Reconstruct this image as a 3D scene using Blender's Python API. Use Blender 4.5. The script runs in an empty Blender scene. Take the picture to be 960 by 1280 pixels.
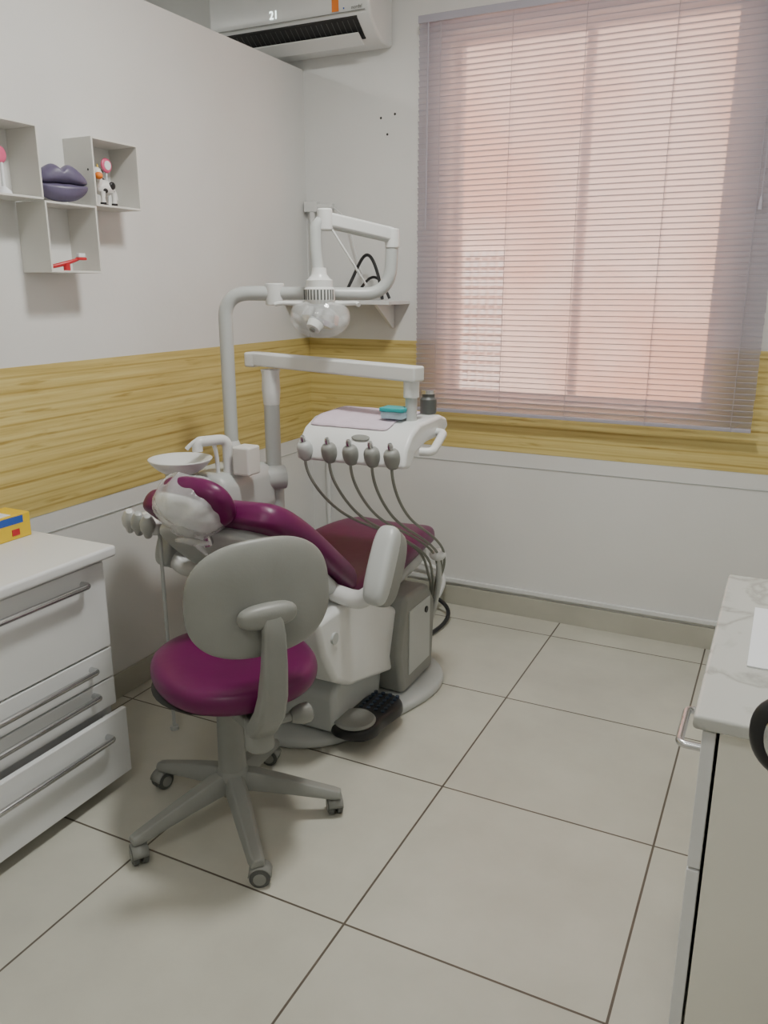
import bpy, bmesh, math, random
from mathutils import Vector, Matrix
random.seed(3)
S = bpy.context.scene
COL = S.collection

# ------------------------------------------------------------------ materials
def mat(name, col, rough=0.5, metal=0.0, coat=0.0, spec=0.5, trans=0.0, alpha=1.0, emit=None, estr=0, noise=0.0, nscale=8, bump=0.0, bscale=40):
    m = bpy.data.materials.new(name); m.use_nodes = True
    nt = m.node_tree; b = nt.nodes['Principled BSDF']
    b.inputs['Base Color'].default_value = (*col, 1)
    b.inputs['Roughness'].default_value = rough
    b.inputs['Metallic'].default_value = metal
    b.inputs['Coat Weight'].default_value = coat
    b.inputs['Specular IOR Level'].default_value = spec
    b.inputs['Transmission Weight'].default_value = trans
    b.inputs['Alpha'].default_value = alpha
    if emit:
        b.inputs['Emission Color'].default_value = (*emit, 1); b.inputs['Emission Strength'].default_value = estr
    tc = nt.nodes.new('ShaderNodeTexCoord')
    if noise > 0:
        n = nt.nodes.new('ShaderNodeTexNoise'); n.inputs['Scale'].default_value = nscale; n.inputs['Detail'].default_value = 5
        nt.links.new(tc.outputs['Object'], n.inputs['Vector'])
        r = nt.nodes.new('ShaderNodeValToRGB')
        r.color_ramp.elements[0].position = 0.3; r.color_ramp.elements[1].position = 0.7
        r.color_ramp.elements[0].color = (*[c*(1-noise) for c in col], 1)
        r.color_ramp.elements[1].color = (*[min(1, c*(1+noise*0.4)) for c in col], 1)
        nt.links.new(n.outputs['Fac'], r.inputs['Fac']); nt.links.new(r.outputs['Color'], b.inputs['Base Color'])
    if bump > 0:
        n2 = nt.nodes.new('ShaderNodeTexNoise'); n2.inputs['Scale'].default_value = bscale; n2.inputs['Detail'].default_value = 3
        nt.links.new(tc.outputs['Object'], n2.inputs['Vector'])
        bp = nt.nodes.new('ShaderNodeBump'); bp.inputs['Strength'].default_value = bump; bp.inputs['Distance'].default_value = 0.01
        nt.links.new(n2.outputs['Fac'], bp.inputs['Height']); nt.links.new(bp.outputs['Normal'], b.inputs['Normal'])
    return m

M_wall = mat('wall_paint', (0.745, 0.745, 0.728), 0.5, noise=0.04, nscale=2.5, bump=0.05, bscale=60)
M_ceil = mat('ceiling_paint', (0.80, 0.80, 0.79), 0.8)
M_white = mat('white_plastic', (0.70, 0.71, 0.70), 0.3, noise=0.03)
M_lgrey = mat('light_grey_plastic', (0.48, 0.50, 0.49), 0.35, noise=0.03)
M_grey = mat('grey_plastic', (0.25, 0.255, 0.235), 0.42, noise=0.06, nscale=14, bump=0.04, bscale=300)
M_dgrey = mat('dark_grey_plastic', (0.09, 0.095, 0.09), 0.45, noise=0.06)
M_purple = mat('purple_vinyl', (0.125, 0.006, 0.070), 0.36, spec=0.38, noise=0.08, nscale=5, bump=0.06, bscale=18)
M_black = mat('black_rubber', (0.012, 0.012, 0.014), 0.35, noise=0.1)
M_chrome = mat('brushed_steel', (0.62, 0.63, 0.64), 0.25, metal=1.0, noise=0.05, nscale=60)
M_lam = mat('white_laminate', (0.75, 0.76, 0.76), 0.3, noise=0.03, nscale=3)
M_beige = mat('beige_laminate', (0.84, 0.82, 0.73), 0.45, noise=0.04, nscale=3)
M_shelf = mat('shelf_mdf_white', (0.70, 0.69, 0.65), 0.5, noise=0.04)
M_lil = mat('lilac_vinyl', (0.13, 0.11, 0.19), 0.4, noise=0.15, nscale=20, bump=0.1, bscale=50)
M_red = mat('red_plastic', (0.55, 0.02, 0.03), 0.35, noise=0.05)
M_pink = mat('pink_plastic', (0.75, 0.12, 0.25), 0.35, noise=0.05)
M_napk = mat('pink_napkin', (0.62, 0.52, 0.60), 0.85, noise=0.05, nscale=30, bump=0.3, bscale=60)
M_teal = mat('teal_plastic', (0.03, 0.38, 0.40), 0.35, noise=0.05)
M_yel = mat('yellow_card', (0.80, 0.55, 0.03), 0.5, noise=0.05)
M_blue = mat('blue_card', (0.03, 0.10, 0.45), 0.5, noise=0.05)
M_orange = mat('orange_sticker', (0.85, 0.22, 0.02), 0.5, noise=0.05)
M_paper = mat('paper', (0.80, 0.82, 0.85), 0.8, noise=0.02)
M_hose = mat('hose_grey', (0.22, 0.23, 0.20), 0.5, noise=0.1)
M_film = mat('plastic_film', (0.85, 0.87, 0.88), 0.10, spec=1.0, alpha=0.38, noise=0.2, nscale=20, bump=1.0, bscale=16)
M_glass = mat('clear_cover', (0.85, 0.87, 0.87), 0.06, alpha=0.24, spec=0.9, noise=0.05)
M_alu = mat('aluminium_frame', (0.45, 0.42, 0.42), 0.4, metal=0.3, noise=0.03)
M_disp = mat('display_glow', (0.9, 1, 1), 0.5, emit=(0.85, 1, 0.95), estr=3)
M_dark = mat('dark_void', (0.02, 0.02, 0.02), 0.7, noise=0.1)
M_patch = mat('pale_print', (0.45, 0.6, 0.7), 0.6, noise=0.2, nscale=40)
M_sundot = mat('white_lattice_block', (0.95, 0.94, 0.93), 0.7, noise=0.03)  # bright white stands in for sunlit dots behind the blind

def wall_band():
    m = bpy.data.materials.new('straw_wallpaper'); m.use_nodes = True
    nt = m.node_tree; b = nt.nodes['Principled BSDF']; L = nt.links
    g = nt.nodes.new('ShaderNodeNewGeometry')
    mp = nt.nodes.new('ShaderNodeMapping'); mp.inputs['Scale'].default_value = (1.6, 1.6, 70)
    L.new(g.outputs['Position'], mp.inputs['Vector'])
    n = nt.nodes.new('ShaderNodeTexNoise'); n.inputs['Scale'].default_value = 1; n.inputs['Detail'].default_value = 6; n.inputs['Roughness'].default_value = 0.65
    L.new(mp.outputs['Vector'], n.inputs['Vector'])
    r = nt.nodes.new('ShaderNodeValToRGB'); e = r.color_ramp.elements
    e[0].position = 0.28; e[0].color = (0.45, 0.33, 0.09, 1)
    e[1].position = 0.62; e[1].color = (0.69, 0.575, 0.225, 1)
    x = r.color_ramp.elements.new(0.45); x.color = (0.61, 0.48, 0.165, 1)
    L.new(n.outputs['Fac'], r.inputs['Fac'])
    mp2 = nt.nodes.new('ShaderNodeMapping'); mp2.inputs['Scale'].default_value = (2.5, 2.5, 26)
    L.new(g.outputs['Position'], mp2.inputs['Vector'])
    n2 = nt.nodes.new('ShaderNodeTexNoise'); n2.inputs['Scale'].default_value = 2.2; n2.inputs['Detail'].default_value = 3
    L.new(mp2.outputs['Vector'], n2.inputs['Vector'])
    r2 = nt.nodes.new('ShaderNodeValToRGB'); e = r2.color_ramp.elements
    e[0].position = 0.27; e[0].color = (0.72, 0.65, 0.50, 1); e[1].position = 0.38; e[1].color = (1, 1, 1, 1)
    L.new(n2.outputs['Fac'], r2.inputs['Fac'])
    mx = nt.nodes.new('ShaderNodeMix'); mx.data_type = 'RGBA'; mx.blend_type = 'MULTIPLY'; mx.inputs['Factor'].default_value = 1
    L.new(r.outputs['Color'], mx.inputs['A']); L.new(r2.outputs['Color'], mx.inputs['B'])
    mp3 = nt.nodes.new('ShaderNodeMapping'); mp3.inputs['Scale'].default_value = (0.6, 0.6, 14)
    L.new(g.outputs['Position'], mp3.inputs['Vector'])
    wv = nt.nodes.new('ShaderNodeTexWave'); wv.wave_type = 'BANDS'; wv.bands_direction = 'Z'; wv.inputs['Scale'].default_value = 0.5; wv.inputs['Distortion'].default_value = 1.6; wv.inputs['Detail'].default_value = 2
    L.new(mp3.outputs['Vector'], wv.inputs['Vector'])
    r3 = nt.nodes.new('ShaderNodeValToRGB'); e = r3.color_ramp.elements
    e[0].position = 0.0; e[0].color = (0.78, 0.72, 0.58, 1); e[1].position = 0.10; e[1].color = (1, 1, 1, 1)
    L.new(wv.outputs['Fac'], r3.inputs['Fac'])
    mx2 = nt.nodes.new('ShaderNodeMix'); mx2.data_type = 'RGBA'; mx2.blend_type = 'MULTIPLY'; mx2.inputs['Factor'].default_value = 1
    L.new(mx.outputs['Result'], mx2.inputs['A']); L.new(r3.outputs['Color'], mx2.inputs['B'])
    L.new(mx2.outputs['Result'], b.inputs['Base Color']); b.inputs['Roughness'].default_value = 0.55
    return m
M_band = wall_band()

def floor_mat():
    m = bpy.data.materials.new('ceramic_floor_tiles'); m.use_nodes = True
    nt = m.node_tree; b = nt.nodes['Principled BSDF']; L = nt.links
    g = nt.nodes.new('ShaderNodeNewGeometry')
    mp = nt.nodes.new('ShaderNodeMapping'); mp.inputs['Location'].default_value = (0.773+6.0, -1.355+6.0, 0)
    L.new(g.outputs['Position'], mp.inputs['Vector'])
    br = nt.nodes.new('ShaderNodeTexBrick'); br.offset = 0; br.squash = 1
    br.inputs['Scale'].default_value = 1; br.inputs['Brick Width'].default_value = 0.6; br.inputs['Row Height'].default_value = 0.6
    br.inputs['Mortar Size'].default_value = 0.0032; br.inputs['Mortar Smooth'].default_value = 0.2
    br.inputs['Color1'].default_value = (0.56, 0.55, 0.48, 1); br.inputs['Color2'].default_value = (0.535, 0.525, 0.46, 1)
    br.inputs['Mortar'].default_value = (0.12, 0.10, 0.08, 1)
    L.new(mp.outputs['Vector'], br.inputs['Vector'])
    n = nt.nodes.new('ShaderNodeTexNoise'); n.inputs['Scale'].default_value = 2.6; n.inputs['Detail'].default_value = 9; n.inputs['Roughness'].default_value = 0.6
    L.new(g.outputs['Position'], n.inputs['Vector'])
    r = nt.nodes.new('ShaderNodeValToRGB'); e = r.color_ramp.elements
    e[0].position = 0.3; e[0].color = (0.86, 0.86, 0.85, 1); e[1].position = 0.7; e[1].color = (1.05, 1.05, 1.04, 1)
    L.new(n.outputs['Fac'], r.inputs['Fac'])
    mx = nt.nodes.new('ShaderNodeMix'); mx.data_type = 'RGBA'; mx.blend_type = 'MULTIPLY'; mx.inputs['Factor'].default_value = 1
    L.new(br.outputs['Color'], mx.inputs['A']); L.new(r.outputs['Color'], mx.inputs['B'])
    L.new(mx.outputs['Result'], b.inputs['Base Color'])
    b.inputs['Roughness'].default_value = 0.30
    bp = nt.nodes.new('ShaderNodeBump'); bp.inputs['Strength'].default_value = 0.4; bp.inputs['Distance'].default_value = 0.002; bp.invert = True
    L.new(br.outputs['Fac'], bp.inputs['Height']); L.new(bp.outputs['Normal'], b.inputs['Normal'])
    return m
M_floor = floor_mat()
M_basetile = mat('ceramic_base_tile', (0.48, 0.47, 0.40), 0.35, noise=0.1, nscale=5)

def marble():
    m = bpy.data.materials.new('marble_pattern_top'); m.use_nodes = True
    nt = m.node_tree; b = nt.nodes['Principled BSDF']; L = nt.links
    g = nt.nodes.new('ShaderNodeTexCoord')
    n = nt.nodes.new('ShaderNodeTexNoise'); n.inputs['Scale'].default_value = 5; n.inputs['Detail'].default_value = 8; n.inputs['Distortion'].default_value = 1.5
    L.new(g.outputs['Object'], n.inputs['Vector'])
    r = nt.nodes.new('ShaderNodeValToRGB'); e = r.color_ramp.elements
    e[0].position = 0.44; e[0].color = (0.54, 0.545, 0.51, 1); e[1].position = 0.56; e[1].color = (0.54, 0.545, 0.51, 1)
    x = r.color_ramp.elements.new(0.5); x.color = (0.38, 0.38, 0.35, 1)
    L.new(n.outputs['Fac'], r.inputs['Fac']); L.new(r.outputs['Color'], b.inputs['Base Color'])
    b.inputs['Roughness'].default_value = 0.25
    return m
M_marble = marble()

def slat_mat():
    m = bpy.data.materials.new('blind_slat_lilac'); m.use_nodes = True
    nt = m.node_tree; L = nt.links
    for n in list(nt.nodes): nt.nodes.remove(n)
    o = nt.nodes.new('ShaderNodeOutputMaterial')
    d = nt.nodes.new('ShaderNodeBsdfDiffuse'); d.inputs['Color'].default_value = (0.43, 0.41, 0.48, 1)
    t = nt.nodes.new('ShaderNodeBsdfTranslucent'); t.inputs['Color'].default_value = (0.80, 0.76, 0.82, 1)
    g = nt.nodes.new('ShaderNodeBsdfGlossy'); g.inputs['Roughness'].default_value = 0.35; g.inputs['Color'].default_value = (0.8, 0.8, 0.8, 1)
    tr = nt.nodes.new('ShaderNodeBsdfTransparent'); tr.inputs['Color'].default_value = (1, 0.97, 0.98, 1)
    mx = nt.nodes.new('ShaderNodeMixShader'); mx.inputs[0].default_value = 0.42
    L.new(d.outputs[0], mx.inputs[1]); L.new(t.outputs[0], mx.inputs[2])
    m2 = nt.nodes.new('ShaderNodeMixShader'); m2.inputs[0].default_value = 0.05
    L.new(mx.outputs[0], m2.inputs[1]); L.new(g.outputs[0], m2.inputs[2])
    m3 = nt.nodes.new('ShaderNodeMixShader'); m3.inputs[0].default_value = 0.22
    L.new(m2.outputs[0], m3.inputs[1]); L.new(tr.outputs[0], m3.inputs[2]); L.new(m3.outputs[0], o.inputs[0])
    return m
M_slat = slat_mat()
M_rail = mat('blind_rail_lilac', (0.40, 0.38, 0.44), 0.4, noise=0.04)

def brick_mat():
    m = bpy.data.materials.new('terracotta_wall'); m.use_nodes = True
    nt = m.node_tree; b = nt.nodes['Principled BSDF']; L = nt.links
    g = nt.nodes.new('ShaderNodeNewGeometry')
    n = nt.nodes.new('ShaderNodeTexNoise'); n.inputs['Scale'].default_value = 1.3; n.inputs['Detail'].default_value = 4
    L.new(g.outputs['Position'], n.inputs['Vector'])
    r = nt.nodes.new('ShaderNodeValToRGB'); e = r.color_ramp.elements
    e[0].position = 0.40; e[0].color = (0.74, 0.40, 0.25, 1); e[1].position = 0.60; e[1].color = (0.87, 0.70, 0.60, 1)
    L.new(n.outputs['Fac'], r.inputs['Fac']); L.new(r.outputs['Color'], b.inputs['Base Color']); b.inputs['Roughness'].default_value = 0.9
    return m
M_terra = brick_mat()

# ------------------------------------------------------------------ builders
def group(name, loc=(0, 0, 0)):
    e = bpy.data.objects.new(name, None); e.empty_display_size = 0.1; COL.objects.link(e)
    e.location = loc
    return e
def finish(ob, m, parent, smooth=True, angle=40):
    if m is not None: ob.data.materials.append(m)
    COL.objects.link(ob)
    if parent is not None:
        ob.parent = parent
        ob.matrix_parent_inverse = Matrix.Translation(parent.location).inverted()
    if smooth and ob.type == 'MESH':
        for p in ob.data.polygons: p.use_smooth = True
    return ob
def mesh(name, bm, m, parent=None, smooth=True, sub=0, bevel=0, bseg=3, wn=True):
    me = bpy.data.meshes.new(name)
    bmesh.ops.recalc_face_normals(bm, faces=bm.faces[:])
    bm.to_mesh(me); bm.free()
    ob = bpy.data.objects.new(name, me); finish(ob, m, parent, smooth)
    if bevel > 0:
        b = ob.modifiers.new('bevel', 'BEVEL'); b.width = bevel; b.segments = bseg; b.limit_method = 'ANGLE'; b.angle_limit = math.radians(35); b.harden_normals = False
        w = ob.modifiers.new('wn', 'WEIGHTED_NORMAL'); w.keep_sharp = True
    if sub > 0:
        s = ob.modifiers.new('sub', 'SUBSURF'); s.levels = sub; s.render_levels = sub
    return ob
def box(name, x0, x1, y0, y1, z0, z1, m, parent=None, bevel=0.003, rot=None):
    bm = bmesh.new()
    c = Vector(((x0+x1)/2, (y0+y1)/2, (z0+z1)/2))
    bmesh.ops.create_cube(bm, size=1, matrix=Matrix.Translation(c) @ (rot.to_4x4() if rot else Matrix.Identity(4)) @ Matrix.Diagonal((x1-x0, y1-y0, z1-z0, 1)))
    if bevel <= 0: return mesh(name, bm, m, parent, smooth=False)
    return mesh(name, bm, m, parent, bevel=bevel)
def boxes(name, lst, m, parent=None, bevel=0.0):
    bm = bmesh.new()
    for (x0, x1, y0, y1, z0, z1) in lst:
        bmesh.ops.create_cube(bm, size=1, matrix=Matrix.Translation(((x0+x1)/2, (y0+y1)/2, (z0+z1)/2)) @ Matrix.Diagonal((x1-x0, y1-y0, z1-z0, 1)))
    return mesh(name, bm, m, parent, smooth=bevel > 0, bevel=bevel)
def revolve(name, prof, origin, axis=(0, 0, 1), m=None, parent=None, seg=40, sub=0, sx=1, sy=1, bevel=0.0):
    ax = Vector(axis).normalized(); q = Vector((0, 0, 1)).rotation_difference(ax).to_matrix()
    bm = bmesh.new(); rings = []
    for r, h in prof:
        if r < 1e-6: rings.append([bm.verts.new(Vector(origin) + q @ Vector((0, 0, h)))]); continue
        rings.append([bm.verts.new(Vector(origin) + q @ Vector((r*sx*math.cos(2*math.pi*i/seg), r*sy*math.sin(2*math.pi*i/seg), h))) for i in range(seg)])
    for a, b in zip(rings[:-1], rings[1:]):
        for i in range(seg):
            j = (i+1) % seg
            if len(a) == 1 and len(b) == 1: continue
            if len(a) == 1: bm.faces.new((a[0], b[i], b[j]))
            elif len(b) == 1: bm.faces.new((a[i], a[j], b[0]))
            else: bm.faces.new((a[i], a[j], b[j], b[i]))
    for rr in (rings[0], rings[-1]):
        if len(rr) > 1: bm.faces.new(rr)
    ob = mesh(name, bm, m, parent, sub=sub, bevel=bevel)
    if bevel == 0 and sub == 0:
        ob.data.set_sharp_from_angle(angle=math.radians(40))
    return ob
def cyl(name, p0, p1, r, m, parent=None, r2=None, seg=32, bevel=0.0):
    p0 = Vector(p0); p1 = Vector(p1); h = (p1-p0).length
    r2 = r if r2 is None else r2
    return revolve(name, [(0, 0), (r, 0), (r2, h), (0, h)], p0, p1-p0, m, parent, seg=seg, bevel=bevel)
def tube(name, pts, r, m, parent=None, smooth=True, res=10, radii=None, cyclic=False):
    cu = bpy.data.curves.new(name, 'CURVE'); cu.dimensions = '3D'; cu.bevel_depth = r; cu.bevel_resolution = 5; cu.resolution_u = res; cu.use_fill_caps = True
    if smooth:
        sp = cu.splines.new('NURBS'); sp.points.add(len(pts)-1); sp.order_u = 4 if len(pts) > 3 else 3; sp.use_endpoint_u = not cyclic
        sp.use_cyclic_u = cyclic
        for i, p in enumerate(pts):
            sp.points[i].co = (*p, 1)
            if radii: sp.points[i].radius = radii[i]
    else:
        sp = cu.splines.new('POLY'); sp.points.add(len(pts)-1)
        for i, p in enumerate(pts):
            sp.points[i].co = (*p, 1)
            if radii: sp.points[i].radius = radii[i]
    ob = bpy.data.objects.new(name, cu)
    return finish(ob, m, parent)
def arcpath(pts, rad, n=8):
    P = [Vector(p) for p in pts]; out = [P[0]]
    for i in range(1, len(P)-1):
        a = (P[i-1]-P[i]); b = (P[i+1]-P[i]); r = min(rad, a.length*0.49, b.length*0.49)
        s = P[i] + a.normalized()*r; e = P[i] + b.normalized()*r
        for k in range(n+1):
            t = k/n; out.append((1-t)**2*s + 2*t*(1-t)*P[i] + t*t*e)
    out.append(P[-1]); return out
def pad(name, outline, prof, O, U, V, m, parent=None, sub=2, bend=None):
    O = Vector(O); U = Vector(U).normalized(); V = Vector(V).normalized(); N = U.cross(V).normalized()
    cu = sum(p[0] for p in outline)/len(outline); cv = sum(p[1] for p in outline)/len(outline)
    bm = bmesh.new(); rings = []
    def P(u, v, n):
        if bend: n += bend(u, v)
        return O + U*u + V*v + N*n
    for s, n in prof:
        if s == 0: rings.append([bm.verts.new(P(cu, cv, n))])
        else: rings.append([bm.verts.new(P(cu+(p[0]-cu)*s, cv+(p[1]-cv)*s, n)) for p in outline])
    k = len(outline)
    for a, b in zip(rings[:-1], rings[1:]):
        for i in range(k):
            j = (i+1) % k
            if len(a) == 1: bm.faces.new((a[0], b[i], b[j]))
            elif len(b) == 1: bm.faces.new((a[i], a[j], b[0]))
            else: bm.faces.new((a[i], a[j], b[j], b[i]))
    return mesh(name, bm, m, parent, sub=sub)
def superell(a, b, n=2.6, k=28, bot=1.0):
    out = []
    for i in range(k):
        t = 2*math.pi*i/k; c = math.cos(t); s = math.sin(t)
        x = a*math.copysign(abs(c)**(2/n), c); y = b*math.copysign(abs(s)**(2/n), s)
        if y < 0: x *= 1 + (bot-1)*(-y/b)
        out.append((x, y))
    return out
def extr(name, prof, O, U, V, W, length, m, parent=None, bevel=0.006, bseg=4):
    O = Vector(O); U = Vector(U); V = Vector(V); W = Vector(W).normalized()
    bm = bmesh.new()
    a = [bm.verts.new(O+U*p[0]+V*p[1]) for p in prof]; b = [bm.verts.new(v.co+W*length) for v in a]
    bm.faces.new(a); bm.faces.new(b[::-1])
    for i in range(len(a)):
        j = (i+1) % len(a); bm.faces.new((a[i], a[j], b[j], b[i]))
    return mesh(name, bm, m, parent, bevel=bevel, bseg=bseg, smooth=bevel > 0)
def ellipsoid(name, c, r, m, parent=None, rot=None, seg=20):
    bm = bmesh.new()
    R = rot.to_4x4() if rot else Matrix.Identity(4)
    bmesh.ops.create_uvsphere(bm, u_segments=seg, v_segments=seg//2+2, radius=1, matrix=Matrix.Translation(c) @ R @ Matrix.Diagonal((*r, 1)))
    return mesh(name, bm, m, parent)
def text(name, body, loc, size, rot, m, parent):
    cu = bpy.data.curves.new(name, 'FONT'); cu.body = body; cu.size = size; cu.align_x = 'CENTER'; cu.align_y = 'CENTER'; cu.extrude = 0.0004
    ob = bpy.data.objects.new(name, cu); ob.location = loc; ob.rotation_euler = rot
    return finish(ob, m, parent)

# ------------------------------------------------------------------ room shell
XL, XR, YB, YF, ZC = -2.03, 0.50, 3.32, -0.75, 2.80
ZP = 2.325   # partition height
XO = -4.2    # far side of neighbouring space
box('floor', XO-0.1, XR+0.1, YF-0.1, YB+0.12, -0.1, 0, M_floor, bevel=0)
box('ceiling', XO-0.1, XR+0.12, YF-0.1, YB+0.12, ZC, ZC+0.1, M_ceil, bevel=0)
box('wall_left', XL-0.1, XL, YF, YB, 0, ZP, M_wall, bevel=0)
box('wall_right', XR, XR+0.12, YF-0.1, YB+0.12, 0, ZC, M_wall, bevel=0)
box('wall_front', XO, XR, YF-0.1, YF, 0, ZC, M_wall, bevel=0)
box('wall_far_left', XO-0.1, XO, YF-0.1, YB+0.12, 0, ZC, M_wall, bevel=0)
WX0, WX1, WZ0, WZ1 = -1.345, -0.265, 0.955, 2.39
boxes('wall_back', [(XO, WX0, YB, YB+0.12, 0, ZC), (WX1, XR, YB, YB+0.12, 0, ZC), (WX0, WX1, YB, YB+0.12, 0, WZ0), (WX0, WX1, YB, YB+0.12, WZ1, ZC)], M_wall)
box('trim_band_left', XL, XL+0.0015, YF, YB, 0.74, 1.197, M_band, bevel=0)
boxes('trim_band_back', [(XL+0.0015, WX0-0.0, YB-0.0015, YB, 0.74, 1.197), (WX1, XR, YB-0.0015, YB, 0.74, 1.197), (WX0, WX1, YB-0.0015, YB, 0.74, WZ0)], M_band)
box('trim_line_back', XL, XR, YB-0.003, YB, 0.676, 0.679, M_lgrey, bevel=0)
box('trim_line_left', XL, XL+0.003, YF, YB, 0.676, 0.679, M_lgrey, bevel=0)
box('baseboard_back', XL, XR, YB-0.012, YB, 0, 0.09, M_basetile, bevel=0.001)
box('baseboard_left', XL, XL+0.012, YF, YB-0.012, 0, 0.09, M_basetile, bevel=0.001)
box('baseboard_right', XR-0.012, XR, YF, YB-0.012, 0, 0.09, M_basetile, bevel=0.001)
cd = group('cable_conduit')
box('duct', XL+0.03, XR-0.02, YB-0.016, YB, 0.105, 0.125, M_white, cd, bevel=0.003)
sh = group('screw_holes')
for i, (x, z) in enumerate([(-1.655, 2.105), (-1.59, 2.115), (-1.625, 2.04)]):
    cyl('hole_%d' % i, (x, YB-0.001, z), (x, YB+0.004, z), 0.005, M_dark, sh, seg=12)

# window (aluminium sliding)
wn = group('window_1')
yw = YB+0.06
boxes('frame', [(WX0, WX0+0.025, yw, yw+0.05, WZ0, WZ1), (WX1-0.03, WX1, yw, yw+0.05, WZ0, WZ1), (WX0, WX1, yw, yw+0.05, WZ0, WZ0+0.03), (WX0, WX1, yw, yw+0.05, WZ1-0.03, WZ1),
                ((WX0+WX1)/2-0.012, (WX0+WX1)/2+0.012, yw-0.005, yw+0.045, WZ0, WZ1)], M_alu, wn)
# outside : sunlit passage wall in terracotta, with a lattice of white blocks added for the bright sun dots
ow = group('exterior_wall')
YO = 4.35
box('masonry', -6, 3.5, YO, YO+0.12, -0.1, 3.4, M_terra, ow, bevel=0)
bl_ = []
for i in range(10):
    for j in range(17):
        x = -1.88+i*0.047; z = 0.78+j*0.05
        bl_.append((x, x+0.027, YO-0.03, YO+0.01, z, z+0.031))
boxes('vent_blocks', bl_, M_sundot, ow)
box('exterior_ground', -6, 3.5, YB+0.12, YO+0.12, -0.2, -0.1, M_terra, bevel=0)

# blind
bl = group('window_blind')
BX0, BX1, BZ0, BZ1 = -1.455, -0.10, 0.903, 2.44
yb = 3.262
box('head_rail', BX0, BX1, yb-0.018, yb+0.018, BZ1-0.028, BZ1, M_rail, bl, bevel=0.002)
box('bottom_rail', BX0, BX1, yb-0.012, yb+0.012, BZ0, BZ0+0.014, M_rail, bl, bevel=0.002)
bm = bmesh.new(); bm2 = bmesh.new()
pitch = 0.0208; n = int((BZ1-0.034-BZ0-0.018)/pitch)
tilt = math.radians(57)
for i in range(n+1):
    zc = BZ0+0.026+pitch*i
    rows = []; rows2 = []
    jx = random.uniform(-0.0015, 0.0015); jt = tilt+random.uniform(-0.04, 0.04)
    for k in range(5):
        s = (k/4-0.5)*0.0280; bow = 0.0022*(1-(2*k/4-1)**2)
        y = yb + s*math.cos(jt) - bow*math.sin(jt); z = zc - s*math.sin(jt) + bow*math.cos(jt)*-1
        rows.append([bm.verts.new((x+jx, y, z)) for x in (BX0, BX0+0.45, BX0+0.9, BX1)])
    # opaque strip added at the room-side edge to draw dark lines between slats
    s = -0.5*0.0280; y = yb+s*math.cos(jt); z = zc-s*math.sin(jt)
    for (dy, dz) in ((-0.0012, 0.0), (0.0, 0.0012), (0.001, -0.0008), (-0.0004, -0.0022)):
        rows2.append([bm2.verts.new((x+jx, y+dy, z+dz)) for x in (BX0, BX1)])
    for q in range(4):
        a, b = rows2[q], rows2[(q+1) % 4]; bm2.faces.new((a[0], a[1], b[1], b[0]))
    for a, b in zip(rows[:-1], rows[1:]):
        for q in range(3): bm.faces.new((a[q], a[q+1], b[q+1], b[q]))
mesh('slats', bm, M_slat, bl)
mesh('slat_hems', bm2, M_rail, bl, smooth=False)
for i, x in enumerate((-1.36, -1.07, -0.795, -0.48, -0.17)):
    for dy in (-0.0145, 0.0145):
        cyl('ladder_cord_%d' % i, (x, yb+dy, BZ0), (x, yb+dy, BZ1), 0.0012, M_rail, bl, seg=8)
cyl('tilt_wand', (-1.41, yb-0.025, 1.65), (-1.41, yb-0.02, 2.41), 0.003, M_rail, bl, seg=10)
cyl('lift_cord', (-0.155, yb-0.022, 1.72), (-0.155, yb-0.02, 2.41), 0.0015, M_rail, bl, seg=8)
revolve('cord_tassel', [(0, 0), (0.008, 0.0), (0.006, 0.035), (0.002, 0.045), (0, 0.045)], (-0.155, yb-0.022, 1.68), m=M_rail, parent=bl, seg=16)

# ------------------------------------------------------------------ air conditioner
ac = group('air_conditioner')
AX0, AX1 = -2.36, -1.60
prof = [(3.318, 2.36), (3.235, 2.362), (3.19, 2.38), (3.125, 2.43), (3.112, 2.47), (3.112, 2.60), (3.15, 2.655), (3.318, 2.66)]
extr('body', prof, (AX0, 0, 0), (0, 1, 0), (0, 0, 1), (1, 0, 0), AX1-AX0, M_white, ac, bevel=0.012)
extr('outlet', [(3.196, 2.372), (3.118, 2.431), (3.126, 2.442), (3.204, 2.383)], (AX0+0.06, 0, 0), (0, 1, 0), (0, 0, 1), (1, 0, 0), AX1-AX0-0.12, M_dark, ac, bevel=0.001)
extr('air_vane', [(3.205, 2.352), (3.150, 2.383), (3.152, 2.388), (3.207, 2.358)], (AX0+0.07, 0, 0), (0, 1, 0), (0, 0, 1), (1, 0, 0), AX1-AX0-0.14, M_white, ac, bevel=0.002)
for i in range(26):
    x = AX0+0.08+i*0.024
    extr('fin_%d' % i, [(3.19, 2.374), (3.125, 2.424), (3.128, 2.43), (3.193, 2.381)], (x, 0, 0), (0, 1, 0), (0, 0, 1), (1, 0, 0), 0.002, M_dgrey, ac, bevel=0)
box('panel_seam', AX0+0.02, AX1-0.02, 3.1105, 3.113, 2.449, 2.452, M_grey, ac, bevel=0)
text('display_21', '21', (-2.035, 3.1105, 2.480), 0.042, (math.pi/2, 0, 0), M_disp, ac)
box('energy_sticker', -1.765, -1.735, 3.1108, 3.1125, 2.457, 2.60, M_orange, ac, bevel=0)
box('blue_dot', -1.715, -1.71, 3.1108, 3.1125, 2.462, 2.467, M_blue, ac, bevel=0)
text('nameplate', 'nordal', (-1.655, 3.1108, 2.463), 0.018, (math.pi/2, 0, 0), M_grey, ac)

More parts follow.
